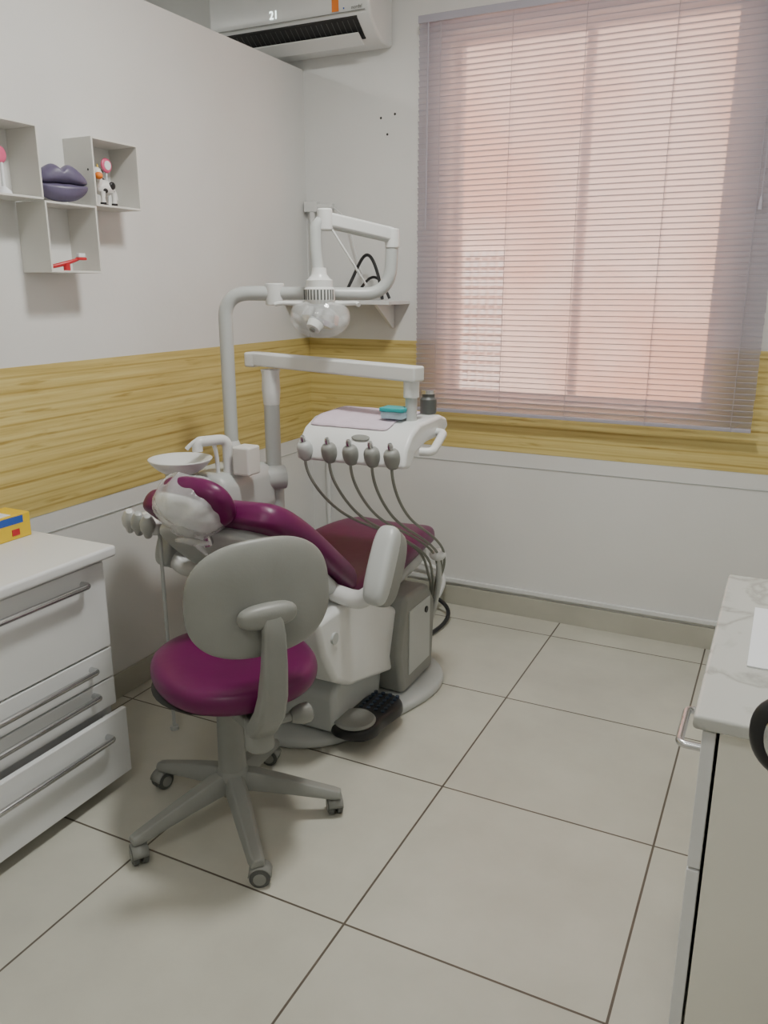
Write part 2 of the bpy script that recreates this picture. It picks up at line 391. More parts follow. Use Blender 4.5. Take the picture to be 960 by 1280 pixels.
# ------------------------------------------------------------------ niche shelves on the left wall
def niche(name, y0, y1, z0, z1):
    g = group(name, (XL, (y0+y1)/2, (z0+z1)/2)); d = XL+0.115; t = 0.006
    boxes('panels', [(XL, d, y0, y0+t, z0, z1), (XL, d, y1-t, y1, z0, z1), (XL, d, y0+t, y1-t, z0, z0+t), (XL, d, y0+t, y1-t, z1-t, z1)], M_shelf, g, bevel=0.0008)
    return g
ZN = 1.657
niche('niche_shelf', 1.547, 1.74, ZN, 1.85)
niche('niche_shelf', 1.935, 2.128, ZN, 1.85)
niche('niche_shelf', 1.741, 1.934, 1.463, 1.656)
lp = group('lips_ornament', (-1.955, 1.84, 1.70))
k_ = 1.08
up = [(-0.082, 0.0), (-0.06, 0.030), (-0.032, 0.052), (-0.014, 0.054), (0, 0.034), (0.014, 0.054), (0.032, 0.052), (0.06, 0.030), (0.082, 0.0), (0.05, -0.006), (0.02, 0.0), (0, -0.004), (-0.02, 0.0), (-0.05, -0.006)]
lo = [(-0.082, 0.0), (-0.05, -0.004), (-0.02, 0.002), (0, -0.002), (0.02, 0.002), (0.05, -0.004), (0.082, 0.0), (0.066, -0.028), (0.04, -0.047), (0, -0.053), (-0.04, -0.047), (-0.066, -0.028)]
up = [(a*k_, b) for a, b in up]; lo = [(a*k_, b) for a, b in lo]
pr = [(0, -0.03), (0.6, -0.028), (0.95, -0.012), (1, 0), (0.93, 0.014), (0.6, 0.028), (0, 0.032)]
pad('upper_lip', up, pr, (-1.950, 1.838, 1.711), (0.38, 0.92, 0), (0, 0, 1), M_lil, lp)
pad('lower_lip', lo, pr, (-1.950, 1.838, 1.711), (0.38, 0.92, 0), (0, 0, 1), M_lil, lp)
tb = group('toothbrush_ornament', (-1.95, 1.83, 1.49))
tube('handle', [(-1.97, 1.775, 1.478), (-1.955, 1.81, 1.484), (-1.945, 1.84, 1.494), (-1.94, 1.868, 1.503)], 0.006, M_red, tb, radii=[0.8, 1.3, 1.0, 0.7])
box('head', -1.948, -1.932, 1.862, 1.895, 1.500, 1.508, M_red, tb, bevel=0.003)
box('bristles', -1.946, -1.934, 1.866, 1.891, 1.508, 1.52, M_paper, tb, bevel=0.002)
cyl('stand', (-1.95, 1.83, 1.4692), (-1.95, 1.83, 1.488), 0.01, M_red, tb, seg=16)
cz = 1.6632
cw = group('cow_figurine', (-1.95, 2.02, cz))
M_cow = mat('cow_white', (0.75, 0.74, 0.72), 0.4, noise=0.03)
for i, (dx, dy) in enumerate([(-0.014, -0.02), (0.014, -0.02), (-0.014, 0.016), (0.014, 0.016)]):
    revolve('leg_%d' % i, [(0, 0), (0.007, 0), (0.0065, 0.006), (0.005, 0.015), (0.007, 0.03), (0, 0.032)], (-1.95+dx, 2.01+dy, cz), m=M_cow, parent=cw, seg=14)
    revolve('hoof_%d' % i, [(0, 0.0002), (0.0074, 0.0002), (0.007, 0.006), (0, 0.006)], (-1.95+dx, 2.01+dy, cz), m=M_black, parent=cw, seg=14)
ellipsoid('trunk', (-1.95, 2.008, cz+0.04), (0.019, 0.03, 0.018), M_cow, cw)
ellipsoid('neck', (-1.945, 1.985, cz+0.052), (0.011, 0.014, 0.016), M_cow, cw)
ellipsoid('head', (-1.937, 1.977, cz+0.068), (0.013, 0.012, 0.014), M_cow, cw)
ellipsoid('muzzle', (-1.926, 1.972, cz+0.062), (0.009, 0.010, 0.008), M_orange, cw)
for i, dy in enumerate((-0.015, 0.015)):
    ellipsoid('ear_%d' % i, (-1.94, 1.977+dy, cz+0.074), (0.004, 0.009, 0.005), M_black, cw)
    revolve('horn_%d' % i, [(0, 0), (0.003, 0), (0.001, 0.01), (0, 0.011)], (-1.94, 1.977+dy*0.5, cz+0.079), m=M_yel, parent=cw, seg=10)
for i, (x, y, z, s) in enumerate([(-1.934, 2.02, cz+0.045, 0.009), (-1.936, 2.0, cz+0.034, 0.007), (-1.955, 2.01, cz+0.055, 0.009), (-1.928, 1.982, cz+0.073, 0.004)]):
    ellipsoid('patch_%d' % i, (x, y, z), (s*0.6, s*1.1, s), M_black, cw)
tube('tail', [(-1.95, 2.036, cz+0.045), (-1.945, 2.045, cz+0.035), (-1.945, 2.044, cz+0.015)], 0.002, M_cow, cw)
cw.scale = (1.3, 1.3, 1.3)
ll = group('lollipop_ornament', (-1.96, 2.045, 1.68))
cyl('stick', (-1.975, 2.045, cz), (-1.972, 2.045, cz+0.105), 0.0025, M_paper, ll, seg=10)
revolve('candy', [(0, -0.005), (0.018, -0.005), (0.024, 0), (0.018, 0.005), (0, 0.005)], (-1.97, 2.045, cz+0.122), (1, 0.0, 0), M_pink, ll, sub=1)
revolve('candy_ring', [(0.008, 0.0045), (0.013, 0.0045), (0.013, 0.0065), (0.008, 0.0065)], (-1.97, 2.045, cz+0.122), (1, 0.0, 0), M_paper, ll)
pk = group('pink_ornament', (-1.95, 1.65, 1.70))
revolve('base', [(0, 0), (0.02, 0), (0.018, 0.008), (0.005, 0.02), (0.004, 0.08), (0, 0.08)], (-1.95, 1.640, cz), m=M_paper, parent=pk, seg=20)
revolve('flower', [(0, -0.006), (0.018, -0.005), (0.024, 0), (0.018, 0.005), (0, 0.006)], (-1.95, 1.640, cz+0.1), (1, 0.2, 0), M_pink, pk, sub=1)

# ------------------------------------------------------------------ white drawer cabinet (left)
lc = group('drawer_cabinet')
CX0, CX1, CY0, CY1, CT = XL+0.014, -1.662, 0.70, 1.570, 0.735
box('carcass', CX0, CX1-0.002, CY0, CY1-0.006, 0.045, CT-0.032, M_lam, lc, bevel=0.002)
box('top', CX0, CX1+0.050, CY0-0.02, CY1+0.020, CT-0.032, CT, M_lam, lc, bevel=0.009)
def drawer(nm, z0, z1, out, hz):
    box(nm, CX1+out, CX1+out+0.018, CY0+0.003, CY1-0.003, z0, z1, M_lam, lc, bevel=0.003)
    xf = CX1+out+0.018
    for h in hz:
        tube(nm+'_handle', arcpath([(xf-0.002, CY0+0.1, h), (xf+0.026, CY0+0.1, h), (xf+0.026, CY1-0.085, h), (xf-0.002, CY1-0.085, h)], 0.01), 0.0085, M_chrome, lc, smooth=False)
drawer('drawer_top', 0.438, 0.690, 0, [0.648])
drawer('drawer_upper_mid', 0.345, 0.432, 0, [0.395])
drawer('drawer_lower_mid', 0.255, 0.340, 0, [0.315])
drawer('drawer_bottom', 0.045, 0.250, 0.036, [0.195])
boxes('open_drawer_box', [(CX0+0.1, CX1+0.036, CY0+0.03, CY0+0.045, 0.07, 0.225), (CX0+0.1, CX1+0.036, CY1-0.045, CY1-0.03, 0.07, 0.225), (CX0+0.1, CX1+0.036, CY0+0.03, CY1-0.03, 0.06, 0.07)], M_lam, lc, bevel=0)
for i, (x, y) in enumerate([(CX0+0.05, CY0+0.05), (CX1-0.05, CY0+0.05), (CX0+0.05, CY1-0.06), (CX1-0.05, CY1-0.06)]):
    cyl('foot_%d' % i, (x, y, 0), (x, y, 0.046), 0.018, M_dgrey, lc, seg=20)
sb = group('glove_box', (-1.93, 1.52, CT))
box('carton', -2.0, -1.90, 1.30, 1.555, CT+0.0005, CT+0.07, M_yel, sb, bevel=0.002)
box('blue_panel', -1.9005, -1.899, 1.33, 1.53, CT+0.045, CT+0.066, M_blue, sb, bevel=0)
box('red_panel', -1.9005, -1.8985, 1.49, 1.515, CT+0.012, CT+0.030, M_red, sb, bevel=0)
box('blue_end', -1.995, -1.93, 1.5548, 1.5565, CT+0.01, CT+0.055, M_blue, sb, bevel=0)
box('white_slot', -1.99, -1.91, 1.36, 1.50, CT+0.0695, CT+0.071, M_paper, sb, bevel=0)

# ------------------------------------------------------------------ right side cabinet
rc = group('side_cabinet')
RX0, RY0, RY1, RT = -0.068, 1.190, 1.89, 0.80
box('top', RX0, XR-0.016, RY0, RY1, RT-0.024, RT, M_marble, rc, bevel=0.006)
box('side_panel_near', RX0+0.039, XR-0.016, RY0+0.02, RY0+0.04, 0.0, RT-0.024, M_beige, rc, bevel=0.001)
box('side_panel_far', RX0+0.039, XR-0.016, RY1-0.04, RY1-0.02, 0.0, RT-0.024, M_beige, rc, bevel=0.001)
box('carcass', RX0+0.05, XR-0.016, RY0+0.041, RY1-0.041, 0.05, RT-0.025, M_dark, rc, bevel=0)
box('plinth', RX0+0.07, XR-0.016, RY0+0.042, RY1-0.042, 0, 0.05, M_dark, rc, bevel=0)
for i, (a, b) in enumerate([(0.52, 0.765), (0.06, 0.515)]):
    box('drawer_%d' % i, RX0+0.014, RX0+0.034, RY0+0.022, RY1-0.022, a, b, M_lam, rc, bevel=0.002)
tube('handle', arcpath([(RX0+0.02, RY0+0.05, 0.72), (RX0-0.020, RY0+0.05, 0.72), (RX0-0.020, RY0+0.17, 0.72), (RX0+0.02, RY0+0.17, 0.72)], 0.012), 0.0065, M_chrome, rc, smooth=False)
ps = group('paper_sheet')
box('sheet', -0.005, 0.205, 1.40, 1.69, RT+0.0005, RT+0.003, M_paper, ps, bevel=0)

vc = group('visitor_chair')
for s, y in (('a', 0.93), ('b', 0.43)):
    tube('arm_%s' % s, arcpath([(0.40, y, 0.985), (0.10, y, 0.985), (0.018, y, 0.965), (0.020, y, 0.905), (0.10, y, 0.865), (0.20, y, 0.84), (0.22, y, 0.44)], 0.05), 0.012, M_black, vc, smooth=False)
    tube('arm_trim_%s' % s, arcpath([(0.10, y-0.011, 0.977), (0.026, y-0.011, 0.96), (0.028, y-0.011, 0.91), (0.10, y-0.011, 0.872)], 0.045), 0.005, M_chrome, vc, smooth=False)
    tube('leg_front_%s' % s, [(0.22, y, 0.45), (0.20, y, 0.0)], 0.012, M_chrome, vc, smooth=False)
    tube('leg_rear_%s' % s, [(0.40, y, 0.985), (0.44, y, 0.0)], 0.012, M_chrome, vc, smooth=False)
pad('seat', superell(0.13, 0.23, 4), [(0, 0), (0.9, 0), (1, 0.02), (1, 0.045), (0.9, 0.06), (0, 0.065)], (0.32, 0.68, 0.43), (1, 0, 0), (0, 1, 0), M_black, vc)
pad('back', superell(0.23, 0.16, 4), [(0, -0.02), (0.9, -0.02), (1, 0), (0.9, 0.02), (0, 0.02)], (0.425, 0.68, 0.82), (0, 1, 0), (0, 0, 1), M_black, vc)

# ------------------------------------------------------------------ corner shelf + things
cs = group('corner_shelf')
box('board', XL+0.002, -1.515, 3.11, YB-0.002, 1.352, 1.368, M_white, cs, bevel=0.002)
for i, x in enumerate((-1.93, -1.60)):
    extr('bracket_%d' % i, [(3.14, 1.352), (3.316, 1.352), (3.316, 1.25), (3.30, 1.25)], (x, 0, 0), (0, 1, 0), (0, 0, 1), (1, 0, 0), 0.012, M_white, cs, bevel=0.001)
gl = group('face_shield_headband', (-1.66, 3.2, 1.37))
tube('band_upper', [(-1.76, 3.16, 1.376), (-1.73, 3.20, 1.46), (-1.70, 3.22, 1.55), (-1.66, 3.22, 1.565), (-1.62, 3.21, 1.50), (-1.585, 3.18, 1.42), (-1.57, 3.16, 1.376)], 0.007, M_black, gl)
tube('band_lower', [(-1.75, 3.25, 1.376), (-1.71, 3.26, 1.44), (-1.66, 3.26, 1.49), (-1.61, 3.25, 1.44), (-1.58, 3.25, 1.376)], 0.006, M_black, gl)
tube('band_base', [(-1.76, 3.16, 1.374), (-1.76, 3.22, 1.374), (-1.75, 3.25, 1.374)], 0.005, M_black, gl)
bx = group('shelf_box', (-1.8, 3.2, 1.37))
box('case', -1.90, -1.80, 3.16, 3.27, 1.3682, 1.40, M_lgrey, bx, bevel=0.004)
box('lid', -1.905, -1.795, 3.155, 3.275, 1.40, 1.408, M_dgrey, bx, bevel=0.003)
wp = group('wall_conduit_pipe')
tube('pipe', arcpath([(-1.985, 3.295, 1.37), (-1.985, 3.295, 1.765), (-1.88, 3.30, 1.765)], 0.03), 0.013, M_white, wp, smooth=False)
box('junction', -2.02, -1.955, 3.28, YB-0.001, 1.745, 1.79, M_white, wp, bevel=0.004)
tube('loose_cable', [(-1.88, 3.30, 1.76), (-1.80, 3.29, 1.72), (-1.78, 3.29, 1.60), (-1.74, 3.29, 1.50), (-1.72, 3.29, 1.42), (-1.72, 3.28, 1.372)], 0.003, M_white, wp)

# ------------------------------------------------------------------ dental chair
dc = group('dental_chair')
X0 = -1.385
bo = [(0.06, -0.42), (0.20, -0.36), (0.27, -0.24), (0.33, -0.05), (0.385, 0.12), (0.37, 0.28), (0.26, 0.40), (0.05, 0.46), (-0.16, 0.42), (-0.26, 0.30), (-0.27, 0.05), (-0.24, -0.20), (-0.20, -0.34), (-0.08, -0.41)]
pad('base_plate', bo, [(0, 0.0), (0.98, 0.0), (1, 0.004), (1, 0.025), (0.965, 0.038), (0.5, 0.042), (0, 0.042)], (X0, 2.32, 0), (1, 0, 0), (0, 1, 0), M_lgrey, dc)
extr('lift_cover', [(1.83, 0.50), (1.865, 0.38), (1.93, 0.27), (2.02, 0.215), (2.38, 0.12), (2.42, 0.14), (2.41, 0.33), (2.22, 0.43), (2.12, 0.50)], (-1.50, 0, 0), (0, 1, 0), (0, 0, 1), (1, 0, 0), 0.385, M_white, dc, bevel=0.018)
cyl('pivot_cap', (-1.118, 1.92, 0.42), (-1.108, 1.92, 0.42), 0.018, M_lgrey, dc)
extr('motor_housing', [(2.34, 0.04), (2.60, 0.04), (2.62, 0.30), (2.56, 0.385), (2.36, 0.40), (2.30, 0.20)], (-1.55, 0, 0), (0, 1, 0), (0, 0, 1), (1, 0, 0), 0.47, M_grey, dc, bevel=0.02)
box('motor_inset', -1.082, -1.076, 2.38, 2.56, 0.10, 0.34, M_lgrey, dc, bevel=0.004)
cyl('motor_button', (-1.08, 2.52, 0.30), (-1.072, 2.52, 0.30), 0.012, M_black, dc)
extr('lower_link', [(2.0, 0.04), (2.32, 0.04), (2.34, 0.15), (2.06, 0.24), (1.99, 0.18)], (-1.46, 0, 0), (0, 1, 0), (0, 0, 1), (1, 0, 0), 0.30, M_lgrey, dc, bevel=0.02)
def strip(name, path, hw, thick, m, dish=0.03, sub=2, edge=0.35):
    bm = bmesh.new(); rings = []
    P = [Vector((0, p[0], p[1])) for p in path]
    cross = [(-1.0, 0.0), (-1.0, 0.55), (-0.90, 0.98), (-0.6, 0.92), (0, 0.86), (0.6, 0.92), (0.90, 0.98), (1.0, 0.55), (1.0, 0.0), (0.85, -0.12), (0, -0.15), (-0.85, -0.12)]
    for i, p in enumerate(P):
        T = (P[min(i+1, len(P)-1)] - P[max(i-1, 0)]).normalized()
        N = Vector((1, 0, 0)).cross(T).normalized()
        if N.z < 0: N = -N
        w = path[i][2]; tk = thick*(path[i][3] if len(path[i]) > 3 else 1)
        rings.append([bm.verts.new(Vector((X0+(path[i][4] if len(path[i]) > 4 else 0), p.y, p.z)) + Vector((c[0]*w, 0, 0)) + N*c[1]*tk) for c in cross])
    k = len(cross)
    for a, b in zip(rings[:-1], rings[1:]):
        for i in range(k): bm.faces.new((a[i], a[(i+1) % k], b[(i+1) % k], b[i]))
    bm.faces.new(rings[0]); bm.faces.new(rings[-1][::-1])
    return mesh(name, bm, m, dc, sub=sub)
strip('seat_cushion', [(2.04, 0.47, 0.20, .6), (2.08, 0.455, 0.24), (2.30, 0.43, 0.245), (2.50, 0.44, 0.235), (2.70, 0.45, 0.22), (2.88, 0.435, 0.19), (2.95, 0.415, 0.16, .8), (2.97, 0.405, 0.12, .4)], 0, 0.075, M_purple)
strip('seat_shell', [(2.04, 0.42, 0.18, .6), (2.08, 0.405, 0.225), (2.30, 0.38, 0.235), (2.60, 0.395, 0.22), (2.85, 0.38, 0.18), (2.92, 0.375, 0.13, .5)], 0, 0.05, M_lgrey)
strip('back_cushion', [(2.17, 0.475, 0.20, .5), (2.14, 0.49, 0.235), (2.02, 0.565, 0.262), (1.88, 0.68, 0.266), (1.77, 0.765, 0.262), (1.70, 0.812, 0.240), (1.665, 0.832, 0.19, .6)], 0, 0.078, M_purple)
strip('back_shell', [(2.15, 0.42, 0.18, .5), (2.11, 0.44, 0.215), (2.00, 0.51, 0.25), (1.87, 0.62, 0.25), (1.77, 0.70, 0.235), (1.72, 0.745, 0.2), (1.69, 0.775, 0.14, .5)], 0, 0.055, M_lgrey)
hU = Vector((1, 0, 0)); hV = Vector((0.05, -0.5, 0.86)).normalized()
Ho = Vector((-1.372, 1.655, 0.872))
pad('headrest_cushion', superell(0.118, 0.082, 2.5), [(0, -0.035), (0.7, -0.032), (0.97, -0.015), (1, 0.0), (0.95, 0.025), (0.65, 0.042), (0, 0.036)], Ho, hU, hV, M_purple, dc)
# smooth light grey back shell of the headrest, wrapped in loosely folded clear film
Hs = Ho+Vector((-0.022, 0.0, -0.016))
pad('headrest_shell', superell(0.100, 0.074, 2.5), [(0, 0.060), (0.35, 0.059), (0.75, 0.052), (0.96, 0.036), (1.0, 0.018), (0.98, 0.0)], Hs, hU, hV, M_white, dc)
hN = hU.cross(hV).normalized()
revolve('headrest_knob', [(0, 0), (0.030, 0), (0.032, 0.006), (0.026, 0.016), (0.012, 0.019), (0, 0.019)], Hs+hN*0.056-hV*0.025+Vector((0.012, 0, 0)), hN, M_lgrey, dc, sub=1)
o_ = superell(0.107, 0.086, 2.3, k=64)
o_ = [(p[0]*(1+0.020*math.sin(i*1.7)), p[1]*(1+0.030*math.sin(i*1.1+1))) for i, p in enumerate(o_)]
pad('headrest_film', o_, [(0.10, 0.077), (0.3, 0.075), (0.6, 0.069), (0.85, 0.057), (0.99, 0.032), (1.05, 0.0), (1.02, -0.030)], Hs+Vector((0.004, 0, 0.003)), hU, hV, M_film, dc, sub=1,
    bend=lambda u, v: 0.0035*math.sin(70*u+45*v+2*math.sin(60*v))+0.0025*math.sin(110*v-50*u))
pts = [Hs+hU*t+hN*0.05-hV*(0.088+0.008*math.sin(t*90)) for t in (-0.06, -0.03, 0.0, 0.03, 0.06)]
tube('film_gather', pts, 0.010, M_film, dc, radii=[0.5, 1.0, 1.3, 1.0, 0.5])
tube('film_tail', [Hs+hN*0.055-hV*0.085+hU*0.02, Hs+hN*0.06-hV*0.11+hU*0.03, Hs+hN*0.05-hV*0.14+hU*0.035], 0.010, M_film, dc, radii=[1.1, 0.8, 0.3])
cyl('headrest_bar', (X0, 1.70, 0.74), (X0+0.01, 1.66, 0.84), 0.018, M_chrome, dc)
def armrest(nm, x, sgn):
    ol = superell(0.118, 0.072, 3.0)
    a = Vector((0, 0.50, 0.866)).normalized()
    pad(nm, ol, [(0, -0.034), (0.9, -0.032), (1, -0.014), (1, 0.014), (0.88, 0.034), (0, 0.036)], (x, 2.03, 0.625), a, (0, -0.866, 0.5), M_grey, dc)
    pad(nm+'_pad', superell(0.121, 0.040, 3.0), [(0, -0.036), (0.92, -0.034), (1, -0.014), (1, 0.014), (0.92, 0.034), (0, 0.037)], Vector((x, 2.03, 0.625))+Vector((0, -0.866, 0.5))*0.034, a, (0, -0.866, 0.5), M_lgrey, dc)
    tube(nm+'_bracket', arcpath([(x-sgn*0.16, 2.00, 0.53), (x-sgn*0.06, 1.97, 0.53), (x-sgn*0.01, 1.97, 0.57)], 0.05), 0.028, M_white, dc, smooth=False)
armrest('armrest_near', -0.995, 1)
armrest('armrest_far', -1.765, -1)

# ---------------- delivery system: cuspidor / delivery tray
du = group('dental_delivery_system')
extr('unit_leg', [(0, 0.043), (0.12, 0.043), (0.10, 0.62), (0.02, 0.62)], (-1.72, 2.26, 0), (1, 0, 0), (0, 0, 1), (0, 1, 0), 0.12, M_lgrey, du, bevel=0.02)
extr('unit_body', [(-1.80, 0.68), (-1.76, 0.63), (-1.62, 0.62), (-1.57, 0.68), (-1.57, 0.79), (-1.60, 0.835), (-1.76, 0.835), (-1.80, 0.80)], (0, 2.04, 0), (1, 0, 0), (0, 0, 1), (0, 1, 0), 0.29, M_lgrey, du, bevel=0.03)
cyl('unit_connector', (-1.66, 2.24, 0.775), (-1.56, 2.36, 0.775), 0.042, M_lgrey, du)
bo = Vector((-1.705, 1.985, 0.845))
revolve('bowl', [(0, 0.0), (0.04, 0.0), (0.075, 0.018), (0.098, 0.045), (0.103, 0.052), (0.098, 0.054), (0.088, 0.046), (0.065, 0.022), (0.03, 0.01), (0, 0.008)], bo, m=M_white, parent=du, sub=1)
revolve('bowl_stem', [(0, -0.20), (0.035, -0.2), (0.045, -0.09), (0.05, 0.0), (0, 0.003)], bo, m=M_white, parent=du)
tube('rinse_spout', [(-1.64, 2.09, 0.83), (-1.64, 2.09, 0.93), (-1.645, 2.06, 0.965), (-1.67, 2.02, 0.955), (-1.69, 2.0, 0.925)], 0.007, M_white, du)
tube('cup_filler', arcpath([(-1.62, 2.12, 0.83), (-1.62, 2.12, 0.945), (-1.67, 2.03, 0.945), (-1.67, 2.03, 0.915)], 0.03), 0.017, M_white, du, smooth=False)
box('filler_head', -1.59, -1.525, 2.10, 2.17, 0.83, 0.925, M_shelf, du, bevel=0.008)
extr('assistant_arm', [(-1.77, 0.70), (-1.66, 0.69), (-1.66, 0.735), (-1.77, 0.745)], (0, 1.80, 0), (1, 0, 0), (0, 0, 1), (0, 1, 0), 0.30, M_white, du, bevel=0.015)
for i, x in enumerate((-1.80, -1.755, -1.71)):
    revolve('suction_handle_%d' % i, [(0, -0.035), (0.012, -0.035), (0.016, -0.015), (0.022, 0.0), (0.024, 0.025), (0.018, 0.045), (0.010, 0.06), (0, 0.064)], (x+0.02, 1.82-0.01*i, 0.715), (0.5, -0.5, 1), M_lgrey if i else M_white, du, seg=20)
cyl('thin_support_rod', (-1.70, 1.86, 0.012), (-1.70, 1.86, 0.70), 0.006, M_lgrey, du)
cyl('thin_support_foot', (-1.70, 1.86, 0.0), (-1.70, 1.86, 0.012), 0.014, M_lgrey, du)
def beam(nm, a, b, w, h, m, parent, bev=0.008):
    d = (b-a).normalized(); s = Vector((0, 0, 1)).cross(d).normalized(); u = d.cross(s)
    extr(nm, [(-w/2, -h/2), (w/2, -h/2), (w/2, h/2), (-w/2, h/2)], a, s, u, d, (b-a).length, m, parent, bevel=bev)
# ---------------- operating lamp
dl = group('dental_lamp')
cx, cy = -1.70, 2.25
tube('light_column', arcpath([(cx, cy, 0.835), (cx, cy, 1.403), (-1.55, 2.33, 1.403)], 0.09, 14), 0.0235, M_lgrey, dl, smooth=False)
revolve('column_collar', [(0, 0), (0.034, 0), (0.03, 0.06), (0.0245, 0.075), (0, 0.075)], (cx, cy, 0.837), m=M_white, parent=dl)
cyl('lamp_arm_joint', (-1.553, 2.328, 1.365), (-1.553, 2.328, 1.435), 0.031, M_white, dl, bevel=0.004)
cyl('lamp_arm_joint_b', (-1.43, 2.37, 1.378), (-1.43, 2.37, 1.432), 0.028, M_white, dl, bevel=0.004)
tube('lamp_arm_lower', arcpath([(-1.553, 2.328, 1.403), (-1.43, 2.37, 1.403), (-1.215, 2.50, 1.40), (-1.205, 2.50, 1.58)], 0.10, 14), 0.021, M_lgrey, dl, smooth=False)
cyl('elbow_cap', (-1.206, 2.50, 1.545), (-1.206, 2.50, 1.605), 0.024, M_white, dl, bevel=0.004)
a = Vector((-1.206, 2.50, 1.582)); b = Vector((-1.335, 2.29, 1.625))
beam('lamp_arm_upper', a+Vector((0, 0, 0.005)), b, 0.036, 0.042, M_white, dl)
beam('lamp_arm_underside', a+Vector((0, 0, -0.012)), b+Vector((0, 0, -0.016)), 0.026, 0.02, M_lgrey, dl)
cyl('lamp_knuckle', b+Vector((0, 0, -0.035)), b+Vector((0, 0, 0.03)), 0.024, M_white, dl, bevel=0.006)
tube('lamp_drop', arcpath([b, b+Vector((-0.02, -0.02, -0.02)), Vector((-1.355, 2.262, 1.55)), Vector((-1.338, 2.252, 1.44))], 0.06), 0.019, M_lgrey, dl, smooth=False, radii=None)
L0 = Vector((-1.335, 2.25, 1.325))
revolve('lamp_neck', [(0, 0.04), (0.042, 0.045), (0.047, 0.058), (0.047, 0.092), (0.041, 0.098), (0.041, 0.118), (0.034, 0.122), (0.024, 0.135), (0.021, 0.155), (0, 0.155)], L0, m=M_white, parent=dl)
for i in range(14):
    an = math.radians(-170+i*13)
    p = L0+Vector((0.0472*math.cos(an), 0.0472*math.sin(an), 0.060))
    cyl('vent_%d' % i, p, p+Vector((0, 0, 0.030)), 0.0022, M_dgrey, dl, seg=8)
pad('lamp_head', superell(0.095, 0.062, 2.1, k=32), [(0, 0.058), (0.35, 0.055), (0.72, 0.042), (0.97, 0.012), (1.0, -0.008), (0.96, -0.034), (0.92, -0.032), (0.94, -0.008), (0.9, 0.012)], L0, (0.87, 0.40, 0), (0.32, -0.80, 0.5), M_glass, dl)
revolve('lamp_reflector', [(0, -0.012), (0.045, -0.018), (0.06, -0.004), (0.055, 0.025), (0.03, 0.04), (0, 0.043)], L0, (0.2, 0.3, 1), M_chrome, dl)
revolve('lamp_bulb_cap', [(0, -0.036), (0.022, -0.034), (0.026, -0.012), (0, -0.01)], L0+Vector((0.012, -0.035, 0)), (0.2, 0.8, 1), m=M_white, parent=dl)
revolve('lamp_bulb_core', [(0, -0.041), (0.009, -0.041), (0.010, -0.03), (0, -0.03)], L0+Vector((0.012, -0.035, 0)), (0.2, 0.8, 1), m=M_grey, parent=dl)
for s in (-1, 1):
    p = L0+Vector((0.87, 0.40, 0))*0.10*s
    tube('lamp_handle_%s' % ('a' if s < 0 else 'b'), [L0+Vector((0.87, 0.40, 0))*0.05*s+Vector((0, 0, 0.05)), p+Vector((0, 0, 0.045)), p+Vector((0.02*s, -0.01, 0.055)), p+Vector((0.04*s, -0.02, 0.045))], 0.007, M_white, dl)
tube('lamp_cable', [(-1.32, 2.30, 1.60), (-1.29, 2.31, 1.55), (-1.26, 2.35, 1.48), (-1.25, 2.40, 1.43)], 0.0035, M_white, dl)
# tray column + arm
tx, ty = -1.60, 2.355
cyl('tray_column', (tx, ty, 0.60), (tx, ty, 1.13), 0.027, M_lgrey, du)
cyl('tray_column_sleeve', (tx, ty, 0.60), (tx, ty, 0.80), 0.034, M_lgrey, du, bevel=0.004)
revolve('tray_column_swell', [(0, 0), (0.028, 0), (0.032, 0.05), (0.03, 0.1), (0.034, 0.12), (0, 0.12)], (tx, ty, 1.03), m=M_white, parent=du)
beam('tray_arm', Vector((-1.67, 2.37, 1.183)), Vector((-0.985, 2.232, 1.172)), 0.055, 0.046, M_white, du, 0.007)
box('tray_arm_end', -1.70, -1.655, 2.34, 2.40, 1.155, 1.206, M_white, du, bevel=0.008)
cyl('tray_post', (-1.015, 2.24, 1.02), (-1.015, 2.24, 1.15), 0.018, M_lgrey, du)
cyl('tray_post_collar', (-1.015, 2.24, 1.10), (-1.015, 2.24, 1.15), 0.024, M_white, du, bevel=0.003)
DX0, DX1 = -1.335, -0.965
pf = [(2.085, 0.912), (2.10, 0.965), (2.14, 1.005), (2.20, 1.03), (2.36, 1.035), (2.41, 1.02), (2.425, 0.99), (2.38, 0.968), (2.25, 0.965), (2.17, 0.945), (2.13, 0.905)]
extr('delivery_head', pf, (DX0, 0, 0), (0, 1, 0), (0, 0, 1), (1, 0, 0), DX1-DX0, M_white, du, bevel=0.012)
pad('head_badge', superell(0.034, 0.013, 2.2), [(0, 0), (0.95, 0.0), (0.9, 0.004), (0, 0.005)], (-1.125, 2.119, 0.987), (1, 0, 0), (0, 0.7, 0.71), M_grey, du, sub=1)
for i, x in enumerate((-1.300, -1.215, -1.142, -1.07, -1.005)):
    revolve('holder_%d' % i, [(0, -0.036), (0.017, -0.036), (0.024, -0.02), (0.026, 0.010), (0.019, 0.024), (0, 0.027)], (x, 2.085, 0.945), (0.0, -0.35, 1), M_grey if 0 < i else M_lgrey, du, seg=24, sub=1)
    revolve('handpiece_%d' % i, [(0, 0), (0.008, 0), (0.009, 0.014), (0.006, 0.022), (0, 0.024)], (x, 2.078, 0.967), (0, -0.35, 1), M_chrome, du, seg=16)
tube('head_handle', arcpath([(-0.967, 2.33, 0.985), (-0.94, 2.32, 0.985), (-0.93, 2.21, 0.945), (-0.967, 2.20, 0.945)], 0.02), 0.013, M_white, du, smooth=False)
ends = [(-1.075, 2.50, 0.53), (-1.06, 2.52, 0.51), (-1.045, 2.54, 0.52), (-1.035, 2.56, 0.51), (-1.02, 2.55, 0.54)]
